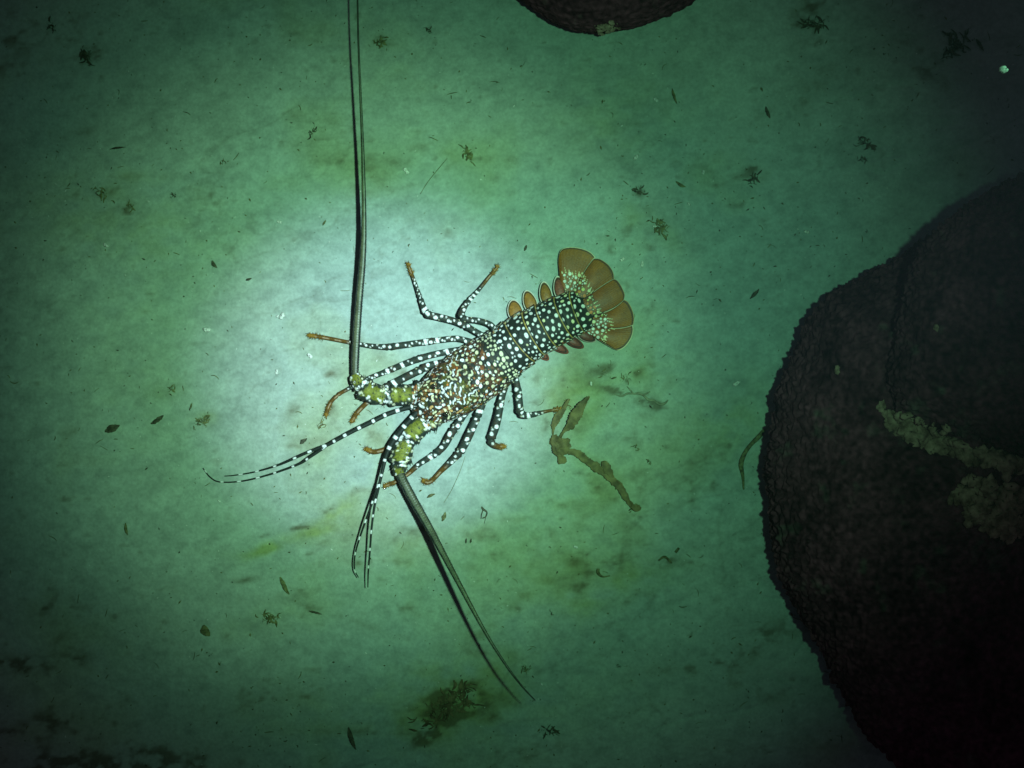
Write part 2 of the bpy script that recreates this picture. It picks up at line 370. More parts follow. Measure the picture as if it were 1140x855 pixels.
# ---- limbs
def limb_colours(s, a, lat, r, tip_len=20, amber=18, big=1.0, band=()):
    L = s[-1]; c = np.ones(lat.shape+(3,))*DARK*1.9
    n = fbm(s[:, None]/5, lat/3+random.uniform(0, 50), 2, 70)[..., None]; c = c*(1-np.clip(n, 0, 1)*.6)+BROWN*1.2*np.clip(n, 0, 1)*.6
    pos = 4.0; sd = random.choice((-1, 1))
    while pos < L-tip_len-4:
        rr = np.interp(pos, s, r)
        spot(c, s, lat, pos, sd*rr*.3*random.uniform(.2, 1.6), rr*random.uniform(.26, .54)*big, WHITE, random.uniform(.8, 1.4), random.uniform(-.9, .9), .4)
        if random.random() < .7: spot(c, s, lat, pos+rr*.9, -sd*rr*.55, rr*.26*big, WHITE*.95, 1.1, 0, .4)
        if random.random() < .5: spot(c, s, lat, pos+rr*.5, -sd*rr*.85, rr*.2, PALEG*1.3, 1, 0, .4)
        if random.random() < .16:
            for q_ in (-.7, 0, .7): spot(c, s, lat, pos+rr*.2*q_, q_*rr, rr*.5, WHITE, 1, 0, .4)
        pos += rr*random.uniform(1.5, 3.0); sd = -sd
    for b in band: spot(c, s, lat, b, 0, 1.7, WHITE, .8, 0, .6); spot(c, s, lat, b, 1.8, 1.5, WHITE, .8, 0, .6); spot(c, s, lat, b+.5, -1.8, 1.4, WHITE, .8, 0, .6)
    f = np.clip((s-(L-tip_len-8))/8, 0, 1)[:, None, None]
    tipc = np.array((.105, .054, .010)); c2 = np.ones_like(c)*tipc
    st = np.clip(1-np.abs(lat/r[:, None]+.15)/.28, 0, 1)[..., None]*np.clip(np.sin(s/2.2)*1.3+.7, 0, 1)[:, None, None]
    c2 = c2*(1-.85*st)+np.array((.6, .45, .3))*.85*st
    c = c*(1-f)+c2*f
    f = np.clip((s-(L-amber*.5))/4, 0, 1)[:, None, None]; c = c*(1-f)+np.array((.22, .115, .014))*f
    c[:, np.cos(a) < -.35] = DARK*2
    return c
def bristles(parent, path, s_frac=.90, n=120, length=4.6):
    q2, s2 = spline(path, .8); L = s2[-1]; out = []
    for _ in range(n):
        i = min(len(s2)-2, int(len(s2)*random.uniform(s_frac, 1.0)))
        p = P(q2[i, 0], q2[i, 1], q2[i, 2]); t = P(q2[i+1, 0], q2[i+1, 1], q2[i+1, 2])-p; t = t/(np.linalg.norm(t)+1e-9)
        d = np.array([random.gauss(0, 1), random.gauss(0, 1), random.gauss(0, .6)]); d /= np.linalg.norm(d)
        cv, _, cf = cone(p+d*q2[i, 3]*.0006, d*.9+t*.6, .001*length*random.uniform(.4, 1.1), .00038, 3)
        out.append((cv, None, cf, (1, 1, 1)))
    v, _, f3, cc = join(*out)
    link('bristles', raw_mesh('bristles', v, None, f3), m_hair, parent, kind='stuff')
def limb(path, joints=(), tip_len=20, amber=18, label=None, hair=True, big=1.0, band=(), name='walking_leg'):
    pts = [list(p) for p in path]
    Vv, s, a, lat, r, X, Y = sweep(pts, .7, 20)
    # joints: rings swell at the end of one piece and pinch before the next
    q2, _ = spline(pts, .7); k = np.ones(len(s))
    for jx, jy in joints:
        sj = s[np.argmin((q2[:, 0]-jx)**2+(q2[:, 1]-jy)**2)]
        k *= 1+.16*np.exp(-((s-sj+2.4)/1.7)**2)-.24*np.exp(-((s-sj-.3)/.9)**2)+.12*np.exp(-((s-sj-2.6)/1.6)**2)
    q2[:, 3] *= k
    Vv, s2, a, lat, r, X, Y = sweep_rows(q2, 20)
    cc = limb_colours(s, a, lat, r, tip_len, amber, big, band)
    o = link(name, grid_mesh(name, Vv, cc, True, True), m_shell, lob)
    if label: o['label'] = label
    if hair: bristles(o, path)
    return o
def sweep_rows(q, sides, flat=1.0):
    s = np.concatenate([[0], np.cumsum(np.hypot(*np.diff(q[:, :2], axis=0).T))])
    t = np.gradient(q[:, :2], axis=0); t /= np.linalg.norm(t, axis=1)[:, None]+1e-9
    nrm = np.stack([-t[:, 1], t[:, 0]], -1); a = np.linspace(0, 2*math.pi, sides, endpoint=False); r = np.maximum(q[:, 3], .15)
    lat = r[:, None]*np.sin(a)[None]
    X = q[:, 0:1]+nrm[:, 0:1]*lat; Y = q[:, 1:2]+nrm[:, 1:2]*lat
    Z = np.maximum(q[:, 2:3]+r[:, None]*np.cos(a)[None]*flat, .2)
    return P(X, Y, Z), s, a, lat, r, X, Y

# the upper side in the photo
limb([(545,378,12,3.6),(531,370,13,3.4),(519,363,14,3.5),(506,357.5,14,3.7),(489,353,15,3.9),(477,350,15,3.9),(472.5,344,13,3.5),(467,329,9,2.5),(461,312,6,2.0),(454,293,3,1.7)],
     [(519,363),(475,349),(468,332)], 14, 8)
limb([(552,372,14,3.4),(547,362,16,3.2),(533,357,18,3.2),(519,355.5,19,3.4),(513.8,352,19,3.6),(516,344,17,3.3),(522,335,14,2.6),(533,323,10,2.0),(545,308,6,1.8),(555,296,3,1.4)],
     [(514,353),(523,334)], 24, 8)
limb([(530,382,11,3.4),(515,378,13,3.2),(504,377,15,3.4),(475,380.5,17,3.5),(450,384,16,3.7),(434,386,14,3.5),(418,385.5,11,2.8),(403,383.5,8,2.4),(386,380.5,6,2.1),(362,376,3,2.3),(343,373,2,2.0)],
     [(478,380),(436,386)], 42, 20)
limb([(520,388,11,3.5),(496,392,14,3.6),(480,395.5,16,3.7),(465,400,17,3.7),(448,406.5,15,3.5),(432,413,12,3.1),(407,423,9,2.7),(388,433,8,2.2),(376,440,6,2.0),(367,450,4,2.2),(362.5,463,2,2.2)],
     [(467,399),(434,412),(376,440)], 34, 10)
limb([(512,400,11,3.6),(480,406.5,14,4.2),(469,411.6,16,4.3),(456,418,16,4.2),(444,424,14,4.2),(430,431,11,3.8),(416,441,8,3.0),(409,448,7,2.6),(398,459,4,2.6),(391,470,2,2.2)],
     [(471,411),(434,429)], 26, 8)
# the lower side
limb([(500,462,11,4.0),(480,472,12,4.2),(462,484,11,4.0),(446,493,9,3.4),(431,499.5,6,2.9),(417,503,4,2.8),(407,500,2,2.4)], [(462,484)], 28, 16)
limb([(531,446,11,3.8),(518,460,14,3.9),(510,471.5,16,4.1),(501,485,17,4.3),(494,497,15,4.0),(483,506.5,12,3.6),(468,516,10,3.0),(454,528,7,2.4),(440,536.5,4,2.2),(427,541.5,2,2.0)],
     [(507,477),(485,505)], 36, 10)
limb([(549,434,11,3.8),(541,441,13,3.7),(536,453,16,4.0),(529,469.5,17,4.1),(522,485,18,4.6),(513,502,15,4.4),(503,513,12,3.6),(491,524.5,8,2.8),(478.5,536.5,4,2.5),(470,534.5,2,2.6)],
     [(532,464),(512,504)], 30, 10)
limb([(565,424,12,3.8),(560.5,436,14,3.8),(557,450,17,3.9),(555,462,19,4.2),(551,477,17,4.7),(547,489,13,4.4),(549.5,495,9,3.4),(556,497.5,5,3.0),(562,496.5,2,2.4)],
     [(557,452),(547,489)], 8, 10)
limb([(571,414,12,3.6),(574.5,424,15,3.7),(577,437,17,3.9),(578.5,450,18,4.0),(579.5,459,17,4.0),(586,462.5,15,3.7),(596,461,11,2.8),(608,458,7,2.0),(625,455,2,1.4)],
     [(577,437),(579.5,459),(598,461)], 16, 8)

# antenna bases and the long antennae
def stalk_colours(s, a, lat, r, cuts):
    c = np.ones(lat.shape+(3,))*np.array((.165, .178, .022))
    n = fbm(s[:, None]/4, lat/4, 3, 80)[..., None]; c = c*(1+.6*n)
    rel = np.abs(lat/r[:, None]+.25*n[..., 0]); f = np.clip((rel-.56)/.16, 0, 1)[..., None]; c = c*(1-f)+DARK*1.5*f
    n = fbm(s[:, None]/3+30, lat/3, 3, 81)
    f = np.clip(n*3-.9, 0, 1)[..., None]*.85; c = c*(1-f)+DARK*2*f
    for k in cuts:
        f = np.clip(1-np.abs(s[:, None]-k+3.0*fbm(s[:, None]/3, lat/3+7, 2, 82))/6.2, 0, 1)[..., None]; f = np.clip(f*1.5, 0, 1); c = c*(1-f)+DARK*1.6*f
    for k in cuts:
        for _ in range(13): spot(c, s, lat, k+random.uniform(-3.4, 3.4), random.uniform(-1, 1)*np.interp(k, s, r), random.uniform(.8, 1.7), WHITE, 1.2, random.uniform(0, 3))
    for _ in range(70):
        k = random.uniform(0, s[-1]); spot(c, s, lat, k, random.choice((-1, 1))*random.uniform(.35, .95)*np.interp(k, s, r), random.uniform(.7, 1.3), random.choice([WHITE, PALEG*1.4]), 1.2)
    for _ in range(20):
        k = random.uniform(0, s[-1]); spot(c, s, lat, k, random.uniform(-.5, .5)*np.interp(k, s, r), .85, DARK*.5)
    for _ in range(20):
        k = random.uniform(0, s[-1]*.25); spot(c, s, lat, k, random.uniform(-.7, .7)*np.interp(k, s, r), random.uniform(.8, 1.6), random.choice([RUST*1.5, CREAM, AMBER*1.4]), 1.8, random.uniform(0, 3))
    return c
def antenna_base(path, cuts_xy, whip, name='antenna_base'):
    q2, s = spline(path, .5)
    cuts = [s[np.argmin((q2[:, 0]-x)**2+(q2[:, 1]-y)**2)] for x, y in cuts_xy]; k = np.ones(len(s))
    for cxy in cuts: k *= 1+.18*np.exp(-((s-cxy+4.5)/3)**2)-.26*np.exp(-((s-cxy)/1.3)**2)-.12*np.exp(-((s-cxy-6)/4)**2)
    q2[:, 3] *= k
    Vv, _, a, lat, r, X, Y = sweep_rows(q2, 44, .85)
    cc = stalk_colours(s, a, lat, r, cuts)
    g = grid_faces(*Vv.shape[:2], True); parts = [(Vv.reshape(-1, 3), g, None, cc.reshape(-1, 3))]
    tdir = np.gradient(Vv[:, 0], axis=0)
    for _ in range(44):
        i = random.randint(4, len(s)-4); j = random.choice([random.randint(2, 12), random.randint(32, 42)])
        b = Vv[i, j]; out = b-Vv[i].mean(0); out /= np.linalg.norm(out); t = tdir[i]/np.linalg.norm(tdir[i])
        cv, _, cf = cone(b-out*.0005, t+out*.9, random.uniform(.0020, .0052), .00085)
        parts.append((cv, None, cf, np.vstack([np.tile(DARK*2, (5, 1)), [CREAM*.6]])))
    v, f4, f3, cl = join(*parts)
    o = link(name, raw_mesh(name, v, f4, f3, cl), m_shell, lob)
    # the long stiff whip, ringed and set with tiny bristles along both edges
    qw, sw = spline([(a, b, zz, r*.84) for a, b, zz, r in whip], .9); ring = 1+.035*np.sign(np.sin(sw*2.2))*np.clip(qw[:, 3]/3, 0, 1); qw[:, 3] *= ring
    Vw, _, a, lat, r, X, Y = sweep_rows(qw, 28, .9); rel = lat/r[:, None]
    cw = np.ones(lat.shape+(3,))*np.array((.078, .088, .046))
    f = np.exp(-((rel-.30)/.16)**2)[..., None]; cw = cw*(1-.7*f)+np.array((.16, .20, .13))*.7*f
    f = np.exp(-((rel+.30)/.10)**2)[..., None]; cw = cw*(1-.5*f)+np.array((.13, .15, .07))*.5*f
    f = np.clip((np.abs(rel+.1)-.52)/.2, 0, 1)[..., None]; cw = cw*(1-f)+np.array((.010, .014, .016))*f
    f = np.clip(1-qw[:, 3]/2.2, 0, 1)[:, None, None]; cw = cw*(1-f)+np.array((.018, .022, .018))*f
    cw *= (1+.22*np.sin(sw*2.2+3*noise2(sw/9, sw*0, 6))*noise2(sw/14, sw*0, 7)+.8*fbm(sw/11, sw*0, 4, 8))[:, None, None]*(1+.3*fbm(sw[:, None]/6, rel*2, 2, 90)[..., None])
    wo = link('antenna_whip', grid_mesh('antenna_whip', Vw, cw, True, True), m_whip, o)
    parts = []; st = np.gradient(Vw[:, 0], axis=0)
    for i in range(4, len(sw)-6, 2):
        if qw[i, 3] < 1.2: continue
        for j in (7, 21, 3, 25):
            b = Vw[i, j]; out = b-Vw[i].mean(0); out /= np.linalg.norm(out)+1e-9; t = st[i]/(np.linalg.norm(st[i])+1e-9)
            cv, _, cf = cone(b-out*.0001, t+out*.8, .0013*random.uniform(.4, 1.3), .00024, 3); parts.append((cv, None, cf, CREAM*.5 if random.random() < .4 else DARK*2))
    v, _, f3, cl = join(*parts)
    link('bristles', raw_mesh('bristles', v, None, f3, cl), m_shell, o, kind='stuff')
    return o
antenna_base([(484,432,13,10),(470,437,13,12.8),(458,439,13.5,12.8),(446,440,14,11.8),(434,440.5,14.5,10.8),(422,439.5,15,11.6),(410,435.5,15,11.6),(401,428,15,10.2),(396,421,15.5,7.5),(394,417,16,5)],
     [(462,438.5),(432,442),(402,431)],
     [(395,424,15,4.6),(396,390,18,5.2),(399.5,338,25,4.9),(403.7,289,31,4.3),(405.2,245,36,3.3),(404,175,44,2.3),(401.3,105,50,1.6),(398.8,40,55,1.3),(397.5,-40,60,1.1),(397,-130,64,.9),(398,-210,66,.5)])
antenna_base([(494,458,13,10),(482,464,13,12.5),(472,471,13.5,12.8),(461,480,14,12.5),(453,490,14.5,11.5),(448,503,15,11.8),(445.5,514,15.5,11),(444.5,524,16,8.5),(445,529,16,6)],
     [(474,469),(454,489),(445,517)],
     [(444,524,16,5.8),(450,538,21,6.2),(462,560,25,6.0),(478,588,37,5.2),(494,618,50,4.3),(510,648,62,3.5),(527,680,72,2.8),(545,712,80,2.1),(565,743,87,1.6),(582,765,88,1.25),(596,780,88,.7)])

# forked antennules with white bands
def antennule(stem, forks, label=None):
    def tube(path, parent, name, per, w):
        Vv, s, a, lat, r, X, Y = sweep(path, .6, 12)
        c = np.ones(lat.shape+(3,))*DARK
        pos = random.uniform(0, 4)
        while pos < s[-1]:
            wl = w*random.uniform(.7, 1.3); f = np.clip((wl*.5-np.abs(s-pos))/.8+.5, 0, 1)[:, None]*(lat/r[:, None] > -.55); c = c*(1-f[..., None])+WHITE*.9*f[..., None]; pos += per*random.uniform(.8, 1.2)
        return link(name, grid_mesh(name, Vv, c, True, True), m_shell, parent)
    st = tube([(a_, b_, z_, r_*.86) for a_, b_, z_, r_ in stem], lob, 'antennule', 15, 3.4)
    for fk in forks: tube(fk, st, 'antennule_branch', 21, 3.6)
antennule([(462,452,17,3.4),(450,455,18,3.2),(432,461,20,3.0),(413.5,470,22,2.9),(393,480,23,2.6),(371,492,23,2.4),(358,499,22,1.9)],
          [[(362,496,23,1.7),(340.7,504.5,22,1.5),(312,517,17,1.2),(285,525,9,.9),(262,529,4,.7),(250,530,2,.5)],
           [(362,497.5,22,1.7),(345,509,19,1.5),(332,517,15,1.3),(301,528,9,1.1),(270,535.5,5,.9),(245,536.5,3,.7),(234,531,3,.6),(226,521,2,.45)]])
antennule([(468,455,20,3.8),(457,467,21,3.6),(446,480,22,3.9),(436,494,23,3.6),(430,507,24,2.7),(426,523,26,2.3),(422.5,538,27,2.0)],
          [[(423,537,27,1.5),(417,563,27,1.4),(413.7,588,27,1.2),(412,611,25,1.1),(410,636,22,.9),(409.5,654,18,.6)],
           [(422,538,27,1.5),(411,569,25,1.3),(402,594,19,1.1),(395.6,616,14,.9),(394.6,633,12,.8),(399,643,10,.5)]])

# eyes on stalks with the striped horns over them
def eye(x, y, k):
    Vv, s, a, lat, r, X, Y = sweep([(x+4, y-1, 26, 2.6),(x+1, y, 31, 3.0),(x-2, y+1, 34, 3.6),(x-4.5, y+2.2, 34, 3.2),(x-6.5, y+3, 34, 1.2)], .3, 22)
    c = np.ones(lat.shape+(3,))*BROWN; st = (np.sin(s*2.4) > .1); c[st] = CREAM
    c[s > s[-1]*.55] = DARK*.5
    o = link('eye', grid_mesh('eye', Vv, c, True, True), m_shell, lob)
    sv, ss, a, lat, r, X, Y = sweep([(x-1.0, y+.5, 38, .2),(x-1.8, y+.8, 38.5, 1.5),(x-3.4, y+1.4, 38.6, 2.0),(x-5.0, y+2.0, 38, 1.4),(x-5.8, y+2.3, 37, .2)], .2, 18)
    link('pupil', grid_mesh('pupil', sv, None, True, True), m_eye, o)
def horn(path):
    Vv, s, a, lat, r, X, Y = sweep(path, .4, 18); c = np.ones(lat.shape+(3,))*np.array((.20, .095, .035))
    hn = fbm(s[:, None]/2, lat/2, 2, 17); c[(np.sin(s*1.1+.5)[:, None]+1.4*hn > .35)] = CREAM*1.1; c[np.abs(lat/r[:, None]) > .75] = DARK; c[s > s[-1]*.82] = DARK*2
    link('horn', grid_mesh('horn', Vv, c, True, True), m_shell, lob)
eye(486, 429, 1); eye(500, 459, 1)
horn([(492,436,33,3.4),(486,435.5,36,3.0),(479,435,39,2.2),(472,435,41,1.3),(466,437,44,.5)])
horn([(501,453,33,3.4),(496,456,36,3.0),(490,459,39,2.2),(484,464,41,1.3),(480,469,44,.5)])

# tail fan: five thin overlapping blades
pv = (641, 352)
def blade(inner, left, outer, right, z0, zrim, rim_white, speck, seed):
    """inner, outer: polylines; left/right divider mid points; grid u across, v outward"""
    NU, NV = 90, 80
    io, _ = spline([(*p, 0, 0) for p in inner], .2); oo, _ = spline([(*p, 0, 0) for p in outer], .2)
    u = np.linspace(0, 1, NU); v = np.linspace(0, 1, NV)
    I = np.stack([np.interp(u, np.linspace(0, 1, len(io)), io[:, k]) for k in (0, 1)], -1)
    O = np.stack([np.interp(u, np.linspace(0, 1, len(oo)), oo[:, k]) for k in (0, 1)], -1)
    G = I[None]*(1-v[:, None, None])+O[None]*v[:, None, None]
    # bend the two sides through their mid points
    w4 = (4*v*(1-v))[:, None, None]
    lm = np.array(left)-(I[0]+O[0])/2; rm = np.array(right)-(I[-1]+O[-1])/2
    G = G+w4*((1-u)[None, :, None]*lm+u[None, :, None]*rm)
    Z = z0+(zrim-z0)*v[:, None]**.7+2.2*np.sin(u*math.pi)[None]*np.sin(np.clip(v, 0, 1)*math.pi*.75+.2)[:, None]
    Z = Z+.06*np.sin(u*95)[None]*np.clip(v*2-.5, 0, 1)[:, None]*(.6+.4*noise2(u*20, u*0, seed))[None]
    c = np.ones((NV, NU, 3))*np.array((.235, .084, .005))
    n = fbm(u[None]*30+seed, v[:, None]*2.5, 3, seed)[..., None]; n2_ = fbm(u[None]*4+seed, v[:, None]*4, 2, seed+5)[..., None]
    c = c*(1+.10*n+.30*n2_)
    inb = np.clip(1-(v-.35)/.4, 0, 1)[:, None, None]; c = c*(1-.30*np.clip(1-(v-.4)/.5, 0, 1)[:, None, None]*np.array((.5, 1., 1.)))
    px, py = G[..., 0], G[..., 1]
    eu = np.minimum(u, 1-u)[None]*np.linalg.norm(G[:, 0]-G[:, -1], axis=1)[:, None]
    ev = (1-v)[:, None]*np.linalg.norm(G[0]-G[-1], axis=1)[None]
    e = np.minimum(ev, np.maximum(eu, 0)*1.0+np.where(v[:, None] < .5, 3, 0))
    ev2 = np.minimum(ev, eu*1.0+2.0) if not rim_white else np.minimum(ev, np.where(np.abs(u[None]-(0 if seed == 40 else 1)) < .5, e, 99)); f = np.clip(1.5-np.abs(ev2-2.2)/1.1, 0, 1)[..., None]; c = c*(1-.9*f)+np.array((.030, .020, .010))*.85*f
    f = np.clip((1.0-np.minimum(ev+(0 if rim_white else .25), np.where(v[:, None] > .45, eu*1.4+.15, 9)))/.4, 0, 1)[..., None]*(.95 if rim_white else .7); c = c*(1-f)+np.array((.78, .70, .48))*f
    # speckled base with a ragged border
    for (x, y, rr, ccx) in speck:
        d = np.hypot(px-x, py-y); f = np.clip((rr-d)/.5+.5, 0, 1)[..., None]
        fd = np.clip((rr+1.0-d)/.6+.5, 0, 1)[..., None]*np.clip(1.25-math.hypot(x-641, y-350)/34, .0, .9); c = c*(1-fd)+DARK*1.2*fd; c = c*(1-f)+ccx*f
    top = P(px, py, Z); bot = P(px, py, Z-.9)
    Vv = np.concatenate([top.reshape(-1, 3), bot.reshape(-1, 3)]); n_ = NV*NU
    F = grid_faces(NV, NU); F = np.concatenate([F, F[:, ::-1]+n_])
    idx = np.concatenate([np.arange(NU), np.arange(1, NV)*NU+NU-1, (NV-1)*NU+np.arange(NU-2, -1, -1), np.arange(NV-2, 0, -1)*NU])
    j = np.roll(idx, -1); F = np.concatenate([F, np.stack([idx, idx+n_, j+n_, j], -1)])
    return raw_mesh('tail_blade', Vv, F[:, ::-1], None, np.concatenate([c.reshape(-1, 3), c.reshape(-1, 3)*.6]))
# border of the speckled zone (photo px) and the specks inside it
bord = [(626,304),(633,303),(641,307),(648,304.5),(652,315),(657,322),(660,334),(664,341),(668,349),(675,352),(681,365),(675,369),(673,379),(668,376)]
bp, bs = spline([(*p, 0, 0) for p in bord], .5)
specks = []
def inside(x, y, poly):
    r = False; n = len(poly)
    for i in range(n):
        x1, y1 = poly[i]; x2, y2 = poly[(i+1) % n]
        if (y1 > y) != (y2 > y) and x < (x2-x1)*(y-y1)/(y2-y1)+x1: r = not r
    return r
poly = bord+[(655,374),(640,352),(628,325)]
for rr, gap, n in ((1.65, 6.6, 500), (1.05, 4.2, 700), (.6, 2.9, 900)):
    for _ in range(n):
        x, y = random.uniform(622, 686), random.uniform(300, 384)
        if inside(x, y, poly) and all(math.hypot(x-a, y-b) > gap*.5+r_*.8 for a, b, r_, _c in specks):
            dc = math.hypot(x-654, y-340)
            specks.append((x, y, rr*random.uniform(.85, 1.15), random.choice([WHITE*.9, WHITE*.75, CREAM]) if dc > 20 else random.choice([CREAM, np.array((.5, .5, .16)), RUST*1.7])))
for k in range(0, len(bs), 8):                                     # pointed teeth of dots over the border
    x, y = bp[k, 0], bp[k, 1]; d = np.array([x-641, y-350.0]); d /= np.linalg.norm(d); ext = random.uniform(0, 5)
    for m_ in range(3): specks.append((x+d[0]*ext*m_/2, y+d[1]*ext*m_/2, .75-.15*m_, CREAM*1.1))
fan = bpy.data.objects.new('tail_fan', None); COL.objects.link(fan); fan.parent = lob
blades = [
 ([(626,333),(630,331),(636,334)], (623,311), [(622.6,302),(621.6,290),(624.5,278.5),(634,275.2),(647,276.5),(657,280.5),(663,286.5)], (650,305), 9, 6, True),
 ([(633,338),(637,338),(640,342)], (648,306), [(661,288),(668,288.5),(677,294.5),(682.5,302.5),(684,311)], (665,324), 12, 7, False),
 ([(637,344),(640,349),(643,354)], (663,323), [(683,310.5),(688,313),(693,321),(695.5,328),(694.5,334)], (675,347), 14, 9, False),
 ([(645,352),(649,357),(650,361)], (674,347.5), [(694,333),(699.5,336.5),(704,345),(706,354),(705,362)], (681,366), 12, 7, False),
 ([(645,358),(651,366),(655,371)], (680,365.5), [(704.5,361),(705,369),(702,378),(696,386),(689,389.8),(684,389)], (667,379), 9, 6, True)]
for k, (i_, l_, o_, r_, z0, zr, rw) in enumerate(blades):
    me = blade(i_, l_, o_, r_, z0, zr, rw, specks, 40+k)
    link('tail_blade', me, m_fan, fan)

# side lobes: little leaf plates along the tail
def lobe_mesh(bx, by, tx, ty, wd, colr, z, rim):
    NR, NA = 26, 44; d = np.array([tx-bx, ty-by], float); L = np.linalg.norm(d); d /= L; n = np.array([-d[1], d[0]])
    th = np.linspace(0, 2*math.pi, NA, endpoint=False); rr = np.linspace(0, 1, NR)
    ex = L*.5*np.cos(th); ey = wd*.5*np.sin(th)*(1-.18*np.cos(th)); cx, cy = bx+d[0]*L*.5, by+d[1]*L*.5
    X = cx+rr[:, None]*(ex*d[0]+ey*n[0])[None]; Y = cy+rr[:, None]*(ex*d[1]+ey*n[1])[None]
    Z = z+2.4*(1-rr[:, None]**2)+.0*X-2.0*(rr[:, None]*np.cos(th)[None])
    c = np.ones((NR, NA, 3))*colr*(1+.3*fbm(X/2, Y/2, 2, 7)[..., None])
    e = (1-rr)*wd*.5
    f = np.clip(1.2-np.abs(e-1.6)/.6, 0, 1)[:, None, None]; c = c*(1-f)+DARK*f
    f = np.clip((.95-e)/.4, 0, 1)[:, None, None]*rim; c = c*(1-f)+np.array((.66, .66, .58))*f
    top = P(X, Y, Z); bot = P(X, Y, Z-1.0); nT = NR*NA; F = grid_faces(NR, NA, True)
    F = np.concatenate([F, F[:, ::-1]+nT]); a = (NR-1)*NA+np.arange(NA); b = (NR-1)*NA+(np.arange(NA)+1) % NA
    F = np.concatenate([F, np.stack([a, a+nT, b+nT, b][::-1], -1)])
    return raw_mesh('side_lobe', np.concatenate([top.reshape(-1, 3), bot.reshape(-1, 3)]), F[:, ::-1], None, np.concatenate([c.reshape(-1, 3), c.reshape(-1, 3)]))
OR_ = np.array((.27, .125, .018)); RD = np.array((.16, .045, .025))
for args in [(576,357,570.5,333.5,17,OR_,7,1.),(594,348,585.5,323,15.5,OR_*.95,7,1.),(610,341,605,313,14.5,OR_*.85,8,1.),(625,334,620.5,307,13.5,RD*1.3,8,1.),
             (599,390,611,401,9,RD*1.4,4,0.),(614,382,633,393,10,RD,4,0.),(630,376,650,387,11,RD*.8,4,.0),(643,370,664,379.5,12,RD*.7,5,.5)]:
    link('side_lobe', lobe_mesh(*args), m_fan, lob)

# ------------------------------------------------------------------ dark rocks
m_rock = mat_painted('dark_sponge_rock', rough=.98, spec=.08, grain=.45, gscale=160, bump=.9)
m_crust = mat_noise('pale_crust_growth', (.12, .065, .045), (.40, .26, .19), 110, .95, 1.0, .003)
def outline_r(th, pts, cx, cy):
    a = np.array([math.atan2(-(y-cy), x-cx) for x, y in pts]); r = np.array([math.hypot(x-cx, y-cy) for x, y in pts])
    o = np.argsort(a); a, r = a[o], r[o]; a = np.concatenate([a-2*math.pi, a, a+2*math.pi]); r = np.concatenate([r, r, r])
    return np.interp(th, a, r)
def rock_mesh(name, pts, cx, cy, height, NT=1100, NR=260, seed=1, scal=3.2, zb=0, p=.75, col=(.078, .024, .036)):
    th = np.linspace(0, 2*math.pi, NT, endpoint=False); R = outline_r(th, pts, cx, cy)
    ph = np.linspace(0.002, 1.9, NR)                               # past 90 degrees: the sides tuck under
    rf = np.sin(ph)**p; zf = np.cos(ph)
    arc = th*R.mean()
    e = np.clip((rf-.4)/.6, 0, 1)[:, None]
    xn = (rf[:, None]*R[None])*np.cos(th)[None]; yn = (rf[:, None]*R[None])*np.sin(th)[None]
    zz = (zf*height)[:, None]+0*xn
    # scalloped fuzzy skin
    d = scal*2.3*np.abs(noise3(xn/7, yn/7, zz/7, seed)*2-1)+scal*1.3*noise3(xn/3.5, yn/3.5, zz/3.5, 3)+1.5*scal*fbm(xn/60, yn/60, 3, seed)+1.2*noise3(xn/1.7, yn/1.7, zz/1.7, 5)
    d = d-scal*2.2-1.55*scal*e; d = d*(.2+.8*e**3)+.8*(1-e)*noise3(xn/2.2, yn/2.2, zz/2.2, 6)*2+6*fbm(xn/33, yn/33, 3, seed+20)*(1-.6*e)
    X = cx+xn+np.cos(th)[None]*d*e; Y = cy-(yn+np.sin(th)[None]*d*e)
    Z = zb+height*.28+zz*.72+d*1.6*(1-e*.6)+10*fbm(xn/90, yn/90, 3, seed+3)*(1-rf[:, None]**4)
    low = np.clip(-zf, 0, 1)[:, None]; Z = Z-low*height*.9
    V = P(X, Y, Z)
    n = fbm(xn/40, yn/40, 4, seed+8)[..., None]; n2_ = (noise3(xn/5, yn/5, zz/5, 9)*2-1)[..., None]
    si = np.clip(fbm(xn/22, yn/22, 5, seed+12)*2.4-.75, 0, 1)[..., None]*.5*(rf[:, None, None] < .97)
    c = np.array(col)*(1+.6*n+.6*n2_); c = c*(1-si)+np.array((.10, .10, .075))*si
    return grid_mesh(name, V, c, True, True, True)
right_pts = [(1140,193),(1100,214),(1060,239),(1020,263),(985,290),(950,305),(920,325),(893,350),(883,385),(868,412),(859,440),(855,470),(848,510),(850,550),(853,600),(861,640),
             (880,680),(901,706),(917,740),(932,776),(960,818),(1000,858),(1060,910),(1180,960),(1330,940),(1450,800),(1490,600),(1440,380),(1330,240),(1220,185)]
def group_rock(x0, label):
    o = bpy.data.objects.new('dark_rock', None); COL.objects.link(o); o['label'] = label; o['category'] = 'rock'; o['group'] = 'dark rocks on the seabed'
    return o
rk = group_rock(0, 'huge near-black rounded rock with fuzzy scalloped edge filling the right side')
rl = link('rock_mass', rock_mesh('rock_mass', right_pts, 1160, 570, 150, seed=2), m_rock, rk)
up_pts = [(1140,185),(1090,215),(1050,240),(1024,268),(1006,300),(997,340),(988,385),(980,430),(990,462),(1030,482),(1075,500),(1120,520),(1180,560),(1280,560),(1400,480),(1420,340),(1330,240),(1220,175)]
ru = link('rock_hump', rock_mesh('rock_hump', up_pts, 1180, 370, 90, 800, 200, seed=5, zb=105), m_rock, rk)
tk = group_rock(0, 'black smooth-sided rock cut off by the top edge above the tail fan')
top_pts = [(572,-3),(590,10),(606,21),(622,31),(640,36),(660,37.5),(690,35),(720,27),(745,20),(768,8),(780,-4),(800,-60),(780,-140),(680,-190),(570,-150),(545,-60)]
